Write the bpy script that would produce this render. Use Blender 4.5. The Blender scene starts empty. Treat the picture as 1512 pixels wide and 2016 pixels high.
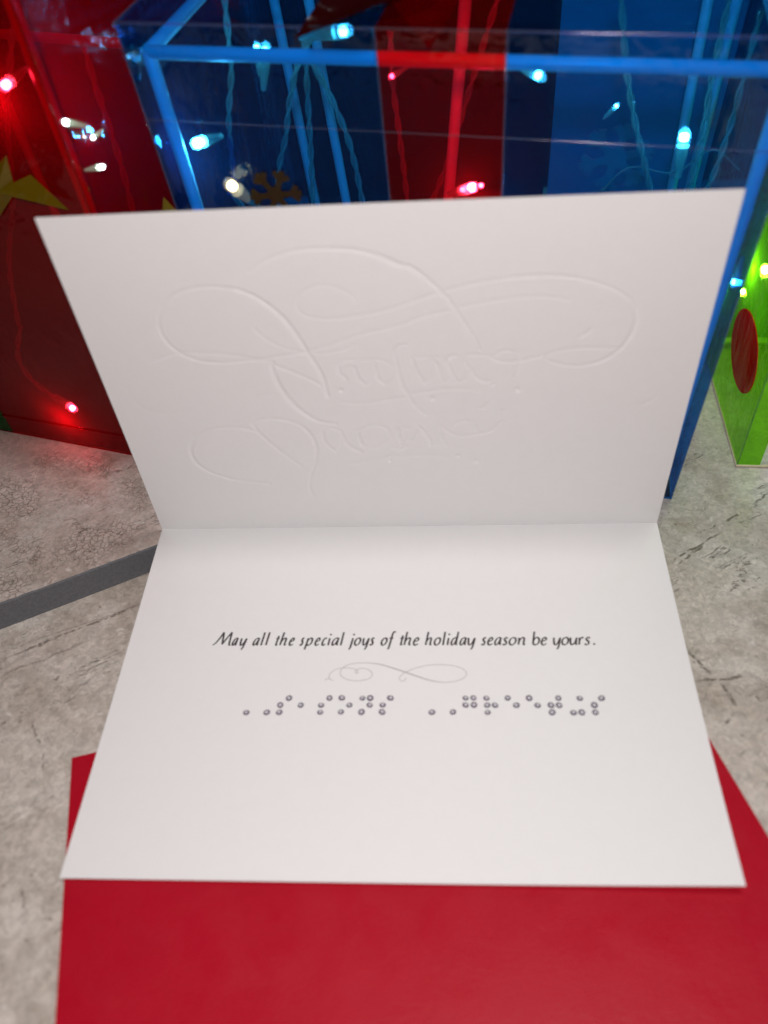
import bpy, bmesh, math, random
import numpy as np
from mathutils import Vector, Matrix

# ------------------------------------------------------------------ camera, world, lamps
scene = bpy.context.scene
S = 0.001                                   # everything below is laid out in millimetres
FPX, CX, CY = 1736.34, 756.0, 1008.0        # focal length and centre in photo pixels (1512 x 2016)
CAM = np.array([16.837, -232.45, 226.929])
RW = np.array([[0.997, 0.047, -0.061], [-0.014, -0.668, -0.744], [-0.076, 0.743, -0.665]])
_u, _s, _v = np.linalg.svd(RW); RW = _u @ _v  # world -> camera (x right, y down, z forward)

cam = bpy.data.cameras.new('camera')
cam.sensor_fit = 'HORIZONTAL'; cam.sensor_width = 36.0; cam.lens = FPX / 1512 * 36.0
cam.clip_start = 0.005; cam.clip_end = 20
cam.dof.use_dof = True; cam.dof.focus_distance = 0.335; cam.dof.aperture_fstop = 10.5
cam_ob = bpy.data.objects.new('camera', cam); scene.collection.objects.link(cam_ob)
rot = Matrix(RW.T.tolist()) @ Matrix(((1, 0, 0), (0, -1, 0), (0, 0, -1)))
cam_ob.matrix_world = Matrix.Translation(Vector((CAM * S).tolist())) @ rot.to_4x4()
scene.camera = cam_ob

world = bpy.data.worlds.new('World'); scene.world = world; world.use_nodes = True
world.node_tree.nodes['Background'].inputs[0].default_value = (1.0, 0.92, 0.88, 1)
world.node_tree.nodes['Background'].inputs[1].default_value = 0.006

def area(name, loc, target, size, power, color):
    l = bpy.data.lights.new(name, 'AREA'); l.shape = 'DISK'; l.size = size; l.energy = power; l.color = color
    o = bpy.data.objects.new(name, l); scene.collection.objects.link(o)
    o.location = loc
    d = Vector(target) - Vector(loc)
    o.rotation_euler = d.to_track_quat('-Z', 'Y').to_euler()
    return o
area('phone_light', (0.020, -0.262, 0.282), (0, -0.02, 0.05), 0.03, 0.80, (1.0, 0.94, 0.925))
area('ceiling_lamp', (0.16, -0.08, 1.2), (0, -0.05, 0.0), 0.16, 3.2, (1.0, 0.94, 0.92))

scene.view_settings.view_transform = 'Standard'; scene.view_settings.look = 'None'
scene.view_settings.exposure = 0.0; scene.view_settings.gamma = 1.0
scene.cycles.use_denoising = True
scene.cycles.max_bounces = 10; scene.cycles.transparent_max_bounces = 48
scene.cycles.caustics_reflective = False; scene.cycles.caustics_refractive = False
scene.cycles.sample_clamp_indirect = 3.0

# ------------------------------------------------------------------ helpers
random.seed(5)
def ray(px, py): return RW.T @ np.array([(px - CX) / FPX, (py - CY) / FPX, 1.0])
def onz(px, py, z=0.0):
    d = ray(px, py); return CAM + d * ((z - CAM[2]) / d[2])
def onp(px, py, p0, n):
    d = ray(px, py); return CAM + d * (((np.asarray(p0) - CAM) @ n) / (d @ n))
def nrm(a): a = np.asarray(a, float); return a / np.linalg.norm(a)

def tag(o, label=None, cat=None, group=None, kind=None):
    if label: o['label'] = label
    if cat: o['category'] = cat
    if group: o['group'] = group
    if kind: o['kind'] = kind
    return o
def empty(name, loc, label, cat, group=None):
    o = bpy.data.objects.new(name, None); scene.collection.objects.link(o)
    o.empty_display_size = 0.01
    o.location = [c * S for c in loc]
    o['org'] = [float(c) for c in loc]
    return tag(o, label, cat, group)
def origin(o):
    p = np.zeros(3)
    while o is not None:
        if 'org' in o: p = p + np.array(list(o['org']))
        o = o.parent
    return p
def mesh(name, verts, faces, mat, parent=None, smooth=False):
    v = np.asarray(verts, float)
    if parent is not None: v = v - origin(parent)
    me = bpy.data.meshes.new(name)
    me.from_pydata((v * S).tolist(), [], faces)
    if isinstance(mat, (list, tuple)):
        for m in mat: me.materials.append(m)
    else: me.materials.append(mat)
    if smooth: me.polygons.foreach_set('use_smooth', [True] * len(me.polygons))
    me.update()
    if smooth: me.set_sharp_from_angle(angle=math.radians(50))
    o = bpy.data.objects.new(name, me); scene.collection.objects.link(o)
    if parent is not None: o.parent = parent
    return o

def spline(pts, n=8):
    P = [np.asarray(p, float) for p in pts]
    if len(P) == 2: return [P[0] + (P[1] - P[0]) * t for t in np.linspace(0, 1, n)]
    P = [2 * P[0] - P[1]] + P + [2 * P[-1] - P[-2]]
    out = []
    for i in range(1, len(P) - 2):
        a, b, c, d = P[i - 1:i + 3]
        for t in np.linspace(0, 1, n, endpoint=False):
            out.append(0.5 * (2 * b + (c - a) * t + (2 * a - 5 * b + 4 * c - d) * t * t + (3 * b - a - 3 * c + d) * t ** 3))
    out.append(P[-2]); return out
def sweep(path, rad, seg=10, cap=True):
    P = [np.asarray(p, float) for p in path]; n = len(P)
    R = rad if hasattr(rad, '__len__') else [rad] * n
    V, F = [], []; ref = None
    for i in range(n):
        t = nrm(P[min(i + 1, n - 1)] - P[max(i - 1, 0)])
        if ref is None:
            ref = np.array([0, 0, 1.0]) if abs(t[2]) < .9 else np.array([1.0, 0, 0])
        a = nrm(np.cross(t, ref)); b = np.cross(a, t); ref = b
        for k in range(seg):
            w = 2 * math.pi * k / seg
            V.append(P[i] + R[i] * (a * math.cos(w) + b * math.sin(w)))
    for i in range(n - 1):
        for k in range(seg):
            k2 = (k + 1) % seg
            F.append((i * seg + k, i * seg + k2, (i + 1) * seg + k2, (i + 1) * seg + k))
    if cap:
        F.append(tuple(range(seg - 1, -1, -1))); F.append(tuple((n - 1) * seg + k for k in range(seg)))
    return V, F
def merge(parts):
    V, F = [], []
    for v, f in parts:
        o = len(V); V += list(v); F += [tuple(i + o for i in q) for q in f]
    return V, F
def slab(poly, n, th):
    """thin solid from a planar polygon"""
    n = nrm(n); k = len(poly); P = [np.asarray(p, float) for p in poly]
    V = [p + n * th / 2 for p in P] + [p - n * th / 2 for p in P]
    F = [tuple(range(k)), tuple(range(2 * k - 1, k - 1, -1))]
    F += [(i, i + k, (i + 1) % k + k, (i + 1) % k) for i in range(k)]
    return V, F

# ------------------------------------------------------------------ materials
class N:
    def __init__(s, name):
        s.m = bpy.data.materials.new(name); s.m.use_nodes = True; s.t = s.m.node_tree; s.t.nodes.clear()
        s.out = s.t.nodes.new('ShaderNodeOutputMaterial')
    def n(s, typ, **kw):
        d = s.t.nodes.new('ShaderNode' + typ)
        for k, v in kw.items():
            if k.startswith('i_'):
                key = k[2:]; key = int(key) if key.isdigit() else key.replace('_', ' ')
                if hasattr(v, 'is_output'): s.t.links.new(v, d.inputs[key])
                else: d.inputs[key].default_value = v
            else: setattr(d, k, v)
        return d
    def done(s, sh): s.t.links.new(sh, s.out.inputs[0]); return s.m
    def noise(s, scale, detail=4, rough=.55, vec=None, dist=0.0):
        d = s.n('TexNoise', i_Scale=scale, i_Detail=detail, i_Roughness=rough, i_Distortion=dist)
        if vec is not None: s.t.links.new(vec, d.inputs['Vector'])
        return d.outputs['Fac']
    def ramp(s, fac, stops):
        d = s.n('ValToRGB'); s.t.links.new(fac, d.inputs[0]); e = d.color_ramp.elements
        while len(e) < len(stops): e.new(0.5)
        for q, (p, c) in zip(e, stops):
            q.position = p; q.color = (c, c, c, 1) if not hasattr(c, '__len__') else (*c, 1)
        return d.outputs[0]
    def mix(s, fac, a, b, mode='MIX'):
        d = s.n('Mix', data_type='RGBA', blend_type=mode)
        for i, v in ((0, fac), (6, a), (7, b)):
            if hasattr(v, 'is_output'): s.t.links.new(v, d.inputs[i])
            else: d.inputs[i].default_value = v if i == 0 else (*v, 1)
        return d.outputs[2]
    def math(s, op, a, b=0.0):
        d = s.n('Math', operation=op)
        for i, v in ((0, a), (1, b)):
            if hasattr(v, 'is_output'): s.t.links.new(v, d.inputs[i])
            else: d.inputs[i].default_value = v
        return d.outputs[0]

def obj_coord(q): return q.n('NewGeometry').outputs['Position']

def vinyl(name, tint, body, mixbody=0.07, rough=0.09, wob=0.55):
    """tinted soft PVC film; a sheet is a thin solid so the tint is met twice"""
    q = N(name); pos = obj_coord(q)
    tr = q.n('BsdfTransparent', i_Color=(*[math.sqrt(c) for c in tint], 1))
    d1 = q.n('BsdfDiffuse', i_Color=(*body, 1)); d2 = q.n('BsdfTranslucent', i_Color=(*body, 1))
    df = q.n('MixShader', i_0=.5, i_1=d1.outputs[0], i_2=d2.outputs[0])
    bump = q.n('Bump', i_Strength=wob, i_Distance=0.004)
    hgt = q.math('ADD', q.noise(34, 3, .5, pos, .6), q.math('MULTIPLY', q.noise(150, 2, .5, pos, 1.5), .16))
    sm = q.n('Mapping', i_Scale=(1.0, 1.0, .18)); q.t.links.new(pos, sm.inputs[0])
    hgt = q.math('ADD', hgt, q.math('MULTIPLY', q.noise(120, 3, .5, sm.outputs[0], .5), .35))
    q.t.links.new(hgt, bump.inputs['Height'])
    gl = q.n('BsdfGlossy', i_Roughness=rough); gl.inputs['Color'].default_value = (1, 1, 1, 1)
    q.t.links.new(bump.outputs[0], gl.inputs['Normal'])
    m1 = q.n('MixShader', i_0=mixbody, i_1=tr.outputs[0], i_2=df.outputs[0])
    ge = q.n('NewGeometry'); dp = q.n('VectorMath', operation='DOT_PRODUCT')
    q.t.links.new(bump.outputs[0], dp.inputs[0]); q.t.links.new(ge.outputs['Incoming'], dp.inputs[1])
    g1 = q.math('SUBTRACT', 1.0, q.math('MINIMUM', q.math('ABSOLUTE', dp.outputs['Value']), 1.0))
    fr = q.math('ADD', q.math('MULTIPLY', q.math('POWER', g1, 5.0), .35), .03)      # same from both faces of the film
    m2 = q.n('MixShader', i_0=fr, i_1=m1.outputs[0], i_2=gl.outputs[0])
    return q.done(m2.outputs[0])
def plain(name, col, rough=.5, spec=.5, var=0.0, scale=300, bump=0.0, coat=0.0):
    q = N(name); pos = obj_coord(q)
    b = q.n('BsdfPrincipled', i_Roughness=rough, i_Base_Color=(*col, 1))
    b.inputs['Specular IOR Level'].default_value = spec; b.inputs['Coat Weight'].default_value = coat
    if var:
        c = q.mix(q.noise(scale, 5, .6, pos), tuple(x * (1 - var) for x in col), tuple(min(1, x * (1 + var)) for x in col))
        q.t.links.new(c, b.inputs['Base Color'])
    if bump:
        bp = q.n('Bump', i_Strength=bump, i_Distance=0.0004)
        q.t.links.new(q.noise(scale * 3, 4, .6, pos), bp.inputs['Height']); q.t.links.new(bp.outputs[0], b.inputs['Normal'])
    return q.done(b.outputs[0])
def glow(name, col, st):
    q = N(name); e = q.n('Emission', i_Color=(*col, 1), i_Strength=st); return q.done(e.outputs[0])

def tile_mat(name, seed, base_a, base_b, pebble=0.45, grain=1.0, lines=()):
    q = N(name); pos0 = obj_coord(q)
    mp = q.n('Mapping', i_Location=(seed, seed * .37, 0), i_Rotation=(0, 0, 0.5)); q.t.links.new(pos0, mp.inputs[0])
    pos = mp.outputs[0]
    c = q.mix(q.ramp(q.noise(22, 6, .6, pos), [(.38, 0.0), (.64, 1.0)]), base_a, base_b)
    # cloudy pale and brown patches
    c = q.mix(q.ramp(q.noise(48, 7, .68, pos, .8), [(.46, 0.0), (.66, .65)]), c, (.66, .62, .57))
    c = q.mix(q.ramp(q.noise(62, 9, .72, pos, .4), [(.5, 0.0), (.70, .75)]), c, (.33, .275, .225))
    sb0 = q.n('Mapping', i_Rotation=(0, 0, -.15)); q.t.links.new(pos, sb0.inputs[0])
    sb = q.n('Mapping', i_Scale=(.3, 1.0, 1.0)); q.t.links.new(sb0.outputs[0], sb.inputs[0])
    c = q.mix(q.ramp(q.noise(30, 4, .55, sb.outputs[0], .3), [(.5, 0.0), (.68, .55)]), c, (.36, .30, .25))
    c = q.mix(q.ramp(q.noise(24, 4, .55, sb.outputs[0], .2), [(.54, 0.0), (.72, .5)]), c, (.70, .665, .62))
    # conglomerate: small angular grains of slightly different grey
    wv = q.n('VectorMath', operation='ADD'); q.t.links.new(pos, wv.inputs[0])
    nz = q.n('TexNoise', i_Scale=230.0, i_Detail=4.0); q.t.links.new(pos, nz.inputs['Vector'])
    sc = q.n('VectorMath', operation='SCALE'); q.t.links.new(nz.outputs['Color'], sc.inputs[0]); sc.inputs['Scale'].default_value = 0.005
    q.t.links.new(sc.outputs[0], wv.inputs[1])
    for scl, amt in ((380.0, .15 * grain), (900.0, .18 * grain)):
        vc = q.n('TexVoronoi', i_Scale=scl); q.t.links.new(wv.outputs[0], vc.inputs['Vector'])
        bw_ = q.n('RGBToBW'); q.t.links.new(vc.outputs['Color'], bw_.inputs[0])
        c = q.mix(1.0, c, q.ramp(bw_.outputs[0], [(.15, 1 - amt * .75), (.55, 1.0), (.9, 1 + amt * .5)]), 'MULTIPLY')
    # pale round flecks
    fl = q.n('TexVoronoi', i_Scale=260.0); q.t.links.new(wv.outputs[0], fl.inputs['Vector'])
    c = q.mix(q.math('MULTIPLY', q.ramp(fl.outputs['Distance'], [(.16, .6), (.30, 0.0)]), q.ramp(q.noise(95, 3, .6, pos), [(.56, 0), (.63, 1)])), c, (.72, .69, .65))
    # dark pits and flecks
    sp = q.noise(290, 6, .72, pos, .5)
    c = q.mix(q.math('MULTIPLY', q.ramp(sp, [(.60, 0.0), (.66, .8)]), q.ramp(q.noise(40, 5, .65, pos), [(.44, 0), (.57, 1)])), c, (.15, .115, .09))
    # crackled pebble outlines in patches
    vo = q.n('TexVoronoi', feature='DISTANCE_TO_EDGE', i_Scale=470.0, i_Randomness=.85); q.t.links.new(wv.outputs[0], vo.inputs['Vector'])
    cells = q.math('MULTIPLY', q.math('MULTIPLY', q.ramp(vo.outputs['Distance'], [(.02, .75), (.13, 0.0)]), q.ramp(q.noise(30, 5, .65, pos), [(.49, 0), (.60, .9)])), pebble)
    c = q.mix(cells, c, (.16, .125, .10))
    # long broken veins
    st0 = q.n('Mapping', i_Rotation=(0, 0, -1.05)); q.t.links.new(pos, st0.inputs[0])
    st = q.n('Mapping', i_Scale=(.12, 1.0, 1.0)); q.t.links.new(st0.outputs[0], st.inputs[0])
    vv = q.noise(62, 7, .62, st.outputs[0], .5)
    ve = q.math('ABSOLUTE', q.math('SUBTRACT', vv, .5))
    veins = q.math('MULTIPLY', q.ramp(ve, [(.0, .95), (.008, 0.0)]), q.ramp(q.noise(44, 6, .7, pos), [(.53, 0), (.58, 1)]))
    c = q.mix(veins, c, (.10, .08, .065))
    # single printed cracks: (start px, end px, half width mm, strength)
    for (a_, b_, wd, stg) in lines:
        A, B = onz(*a_) * S, onz(*b_) * S; m = (A + B) / 2; an = math.atan2(B[1] - A[1], B[0] - A[0]); ln = np.linalg.norm(B - A)
        t0 = q.n('Mapping', vector_type='TEXTURE', i_Location=tuple(m), i_Rotation=(0, 0, an)); q.t.links.new(pos0, t0.inputs[0])
        xyz = q.n('SeparateXYZ'); q.t.links.new(t0.outputs[0], xyz.inputs[0])
        wob_ = q.math('MULTIPLY', q.math('SUBTRACT', q.noise(120, 6, .65, pos), .5), .005)
        dy = q.math('ABSOLUTE', q.math('ADD', xyz.outputs[1], wob_)); dx = q.math('ABSOLUTE', xyz.outputs[0])
        fy = q.ramp(q.math('DIVIDE', dy, wd * .0031), [(.12, 1.0), (.27, 0.0)])
        fx = q.ramp(q.math('DIVIDE', dx, ln), [(.35, 1.0), (.52, 0.0)])
        br = q.ramp(q.noise(380, 4, .7, pos), [(.40, 0.0), (.52, stg * .85)])
        c = q.mix(q.math('MULTIPLY', q.math('MULTIPLY', fy, fx), br), c, (.09, .07, .055))
    b = q.n('BsdfPrincipled', i_Roughness=.42); q.t.links.new(c, b.inputs['Base Color']); b.inputs['Specular IOR Level'].default_value = .35
    bp = q.n('Bump', i_Strength=.35, i_Distance=0.0006)
    h = q.math('SUBTRACT', q.noise(260, 5, .6, pos), q.math('ADD', q.math('MULTIPLY', cells, .6), veins))
    q.t.links.new(h, bp.inputs['Height']); q.t.links.new(bp.outputs[0], b.inputs['Normal'])
    return q.done(b.outputs[0])

VEINS = [((0, 1301), (285, 1186), .9, .8), ((0, 1284), (270, 1192), .5, .5), ((0, 1332), (170, 1262), .7, .5), ((1322, 1106), (1420, 1048), .7, .95), ((1332, 1114), (1388, 1070), .6, .9),
         ((1395, 1043), (1425, 1030), .5, .9), ((1428, 1026), (1455, 1012), .8, .95), ((1452, 1030), (1512, 1008), .5, .7), ((1352, 1278), (1400, 1330), 1.0, .9), ((1372, 1342), (1468, 1330), .7, .9), ((1418, 1345), (1450, 1392), 1.1, .9),
         ((1425, 1425), (1450, 1402), .6, .8), ((1482, 998), (1512, 968), .8, .9), ((62, 1420), (80, 1470), .7, .7), ((84, 1480), (86, 1520), .6, .7), ((40, 1750), (50, 1790), .7, .6)]
M_tile = tile_mat('stone_print', 3.1, (.525, .465, .41), (.63, .58, .525), .35, 1.1, VEINS)
M_tile2 = tile_mat('stone_print_rear', 8.7, (.50, .41, .355), (.575, .50, .45), 1.0)
M_body = plain('tile_body', (.15, .152, .165), .85, .2, .35, 900, .6)
M_paper = plain('card_stock', (.805, .80, .805), .6, .3, .02, 260, .09)
def _env():
    q = N('red_envelope_paper'); pos = obj_coord(q)
    b = q.n('BsdfPrincipled', i_Roughness=.36); b.inputs['Specular IOR Level'].default_value = .26
    c = q.mix(q.noise(45, 6, .65, pos), (.385, .004, .016), (.44, .006, .021))
    q.t.links.new(q.mix(q.ramp(q.noise(1500, 3, .6, pos), [(.35, .0), (.7, .25)]), c, (.52, .012, .03)), b.inputs['Base Color'])
    q.t.links.new(q.ramp(q.noise(70, 5, .6, pos, .4), [(.3, .26), (.7, .44)]), b.inputs['Roughness'])
    h = q.math('ADD', q.noise(1400, 3, .6, pos), q.math('MULTIPLY', q.noise(90, 4, .5, pos), 1.6))
    bp = q.n('Bump', i_Strength=.22, i_Distance=0.0004); q.t.links.new(h, bp.inputs['Height']); q.t.links.new(bp.outputs[0], b.inputs['Normal'])
    return q.done(b.outputs[0])
M_env = _env()
M_ink = plain('dark_ink', (.055, .042, .045), .5, .3)
M_silver = plain('pale_ink', (.42, .40, .40), .4, .4)
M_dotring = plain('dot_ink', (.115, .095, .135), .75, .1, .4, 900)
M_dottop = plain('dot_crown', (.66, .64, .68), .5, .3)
M_tube = plain('white_plastic_tube', (.86, .86, .86), .3, .5)
M_wire = None
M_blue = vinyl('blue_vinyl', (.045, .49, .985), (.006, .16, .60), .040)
M_blueshade = vinyl('shaded_blue_vinyl', (.01, .10, .2), (.01, .035, .04), .3)  # blue film darkened: shade of the unlit box interior put into its colour
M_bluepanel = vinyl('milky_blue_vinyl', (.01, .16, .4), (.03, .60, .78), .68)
M_red = vinyl('red_vinyl', (.84, .016, .045), (.70, .005, .012), .06)
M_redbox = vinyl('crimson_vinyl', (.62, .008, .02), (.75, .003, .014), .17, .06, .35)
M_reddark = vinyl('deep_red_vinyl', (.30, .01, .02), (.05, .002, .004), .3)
M_green = vinyl('green_vinyl', (.34, .80, .02), (.22, .60, .008), .26)
M_greendark = vinyl('deep_green_vinyl', (.05, .45, .06), (.02, .20, .03), .22)
M_clear = vinyl('clear_vinyl', (.86, .86, .82), (.6, .6, .55), .02)
M_dot = vinyl('red_dot_vinyl', (.85, .01, .02), (.9, .008, .012), .7)
M_bow = vinyl('maroon_foil', (.06, .004, .004), (.05, .002, .003), .75, .18)
M_yellow = vinyl('yellow_vinyl', (.75, .60, .02), (.26, .19, .006), .7)
M_amber = vinyl('gold_print', (.5, .35, .12), (.14, .07, .012), .45)
M_frost = vinyl('frost_print_pale', (.5, .6, .6), (.16, .66, .72), .75)
M_seam = vinyl('weld_edge', (.75, .80, .9), (.6, .65, .8), .06, .12, .1)
M_led_hot = glow('led_core_hot', (.85, .96, 1.0), 420)
M_led = glow('led_core', (.78, .95, 1.0), 140)
M_led_warm = glow('led_core_warm', (1.0, .80, .45), 5)
M_led_dim = glow('led_core_dim', (.78, .95, 1.0), 45)
def _wire():
    q = N('clear_wire_sleeve')
    b = q.n('BsdfPrincipled', i_Roughness=.12, i_Base_Color=(.62, .66, .55, 1)); t = q.n('BsdfTransparent', i_Color=(.8, .85, .75, 1))
    return q.done(q.n('MixShader', i_0=.38, i_1=t.outputs[0], i_2=b.outputs[0]).outputs[0])
M_wire = _wire()
def _lens():
    q = N('led_lens')
    b = q.n('BsdfPrincipled', i_Roughness=.08, i_Base_Color=(.8, .85, .85, 1)); t = q.n('BsdfTransparent', i_Color=(.95, .97, .97, 1))
    return q.done(q.n('MixShader', i_0=.13, i_1=t.outputs[0], i_2=b.outputs[0]).outputs[0])
M_lens = _lens()

# ------------------------------------------------------------------ the stone surface
def tilebox(name, corners, z0, z1, mats, parent=None, wobble=0.25):
    """tile with a printed top and a sawn grey body; the arris is slightly chipped"""
    C4 = [np.array(c, float) for c in corners]; ring = []
    for i in range(4):
        a, b = C4[i], C4[(i + 1) % 4]; L = np.linalg.norm(b - a); k = max(2, int(L / 1.6)); nn = np.array([(b - a)[1], -(b - a)[0]]) / L
        for t in np.linspace(0, 1, k, endpoint=False): ring.append((a + (b - a) * t, nn))
    rnd = random.Random(3); n = len(ring); V = []
    walk = 0.0
    offs = []
    for i in range(n):
        walk = walk * .8 + rnd.uniform(-1, 1) * wobble * .5; offs.append(walk)
    for (p, nn) in ring: V.append((p[0], p[1], z0))
    for (p, nn), o in zip(ring, offs): V.append((p[0], p[1], z1 - .55 + o * .5))
    for (p, nn), o in zip(ring, offs):
        q = p - nn * (.35 + max(0, o)); V.append((q[0], q[1], z1))
    F = []; MI = []
    for l in range(2):
        for i in range(n):
            j = (i + 1) % n; F.append((l * n + i, l * n + j, (l + 1) * n + j, (l + 1) * n + i)); MI.append(1)
    F.append(tuple(2 * n + i for i in range(n))); MI.append(0)
    F.append(tuple(range(n - 1, -1, -1))); MI.append(1)
    o = mesh(name, V, F, mats, parent)
    o.data.polygons.foreach_set('material_index', MI)
    return o
surf = tilebox('stone_surface', [(-330, -330), (330, -330), (330, 330), (-330, 330)], -10, 0, [M_tile, M_body])
tag(surf, kind='structure')
TZ = 11.2
e0 = onz(0, 1240)[:2]; e1 = onz(300, 1125)[:2]; td = nrm(e1 - e0); tn = np.array([-td[1], td[0]])
tR = e0 + td * ((-24 - e0[0]) / td[0]); tL = tR - td * 300
rear = tilebox('stone_tile', [tL, tR, tR + tn * 300, tL + tn * 300], 0.02, TZ, [M_tile2, M_body], None, .8)
tag(rear, 'beige mottled stone tile with thick grey sawn edge lying on the lower stone surface', 'tile')

# ------------------------------------------------------------------ red envelope
ETL = onz(141, 1491, 1.0)[:2]; ea = math.radians(16.6); eu = np.array([math.cos(ea), math.sin(ea)]); ev = np.array([math.sin(ea), -math.cos(ea)])
env = empty('envelope', (ETL[0], ETL[1], 0), 'plain red paper envelope lying under the open white card', 'envelope')
def env_pt(a, b, z):
    w = math.radians(14.7 + 1.3 * a / 184); p = ETL + eu * a + np.array([math.sin(w), -math.cos(w)]) * b; return (p[0], p[1], z)
nx, ny = 47, 35; V = []; F = []
for layer in range(2):
    for j in range(ny):
        for i in range(nx):
            a, b = i / (nx - 1), j / (ny - 1)
            puff = (1 - abs(2 * a - 1) ** 4) * (1 - abs(2 * b - 1) ** 4)
            z = (0.75 + .65 * puff + .10 * math.sin(a * 9 + b * 4) * puff) if layer == 0 else .05
            V.append(env_pt(a * 184, b * 133, z))
g = nx * ny
for j in range(ny - 1):
    for i in range(nx - 1):
        k = j * nx + i; F.append((k, k + nx, k + nx + 1, k + 1)); F.append((g + k, g + k + 1, g + k + nx + 1, g + k + nx))
for i in range(nx - 1):
    F.append((i, i + 1, g + i + 1, g + i)); k = (ny - 1) * nx + i; F.append((k + 1, k, g + k, g + k + 1))
for j in range(ny - 1):
    k = j * nx; F.append((k + nx, k, g + k, g + k + nx)); k = j * nx + nx - 1; F.append((k, k + nx, g + k + nx, g + k))
mesh('front_sheet', V, F, M_env, env, True)

# ------------------------------------------------------------------ greeting card
FZ = 11.86
lo = np.array([0, -.9976, -.0698]); lo_n = np.array([0, -.0698, .9976])
up = nrm([0, -.135, .991]); up_n = np.array([0, -up[2], up[1]])
F0 = np.array([0, 0, FZ])
card = empty('greeting_card', (0, 0, FZ), 'open white folded card with printed verse, braille dots and embossed script', 'card')
HW, PH, TH = 89.0, 127.0, 0.38
def lower(x, d, h=0.0):
    warp = .5 * math.sin(math.pi * d / PH) * -1 + (.6 * (x / HW) + 1.6 * max(0, x / HW) ** 2) * (d / PH) ** 3
    return F0 + np.array([x, 0, 0]) + lo * d + lo_n * (h + warp)
def px_lower(px, py):
    P = onp(px, py, F0, lo_n) - F0; return P[0], P @ lo
def px_upper(px, py):
    P = onp(px, py, F0, up_n) - F0; return P[0], P @ up
# lower leaf
nx, ny = 45, 33; V = []; F = []
for layer in range(2):
    for j in range(ny):
        for i in range(nx):
            V.append(lower((2 * i / (nx - 1) - 1) * HW, -.05 + (PH + .05) * j / (ny - 1), 0 if layer == 0 else -TH))
g = nx * ny
def grid_faces(nx, ny, flip=False):
    g = nx * ny
    k = (np.arange(ny - 1)[:, None] * nx + np.arange(nx - 1)[None, :]).ravel()
    top = np.stack([k, k + nx, k + nx + 1, k + 1], 1); bot = np.stack([g + k, g + k + 1, g + k + nx + 1, g + k + nx], 1)
    i = np.arange(nx - 1); e1 = np.stack([i, i + 1, g + i + 1, g + i], 1)
    kk = (ny - 1) * nx + i; e2 = np.stack([kk + 1, kk, g + kk, g + kk + 1], 1)
    j = np.arange(ny - 1) * nx; e3 = np.stack([j + nx, j, g + j, g + j + nx], 1)
    kk = j + nx - 1; e4 = np.stack([kk, kk + nx, g + kk + nx, g + kk], 1)
    A = np.concatenate([top, bot, e1, e2, e3, e4])
    return (A[:, ::-1] if flip else A).tolist()
mesh('lower_leaf', V, grid_faces(nx, ny), M_paper, card, True)

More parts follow.
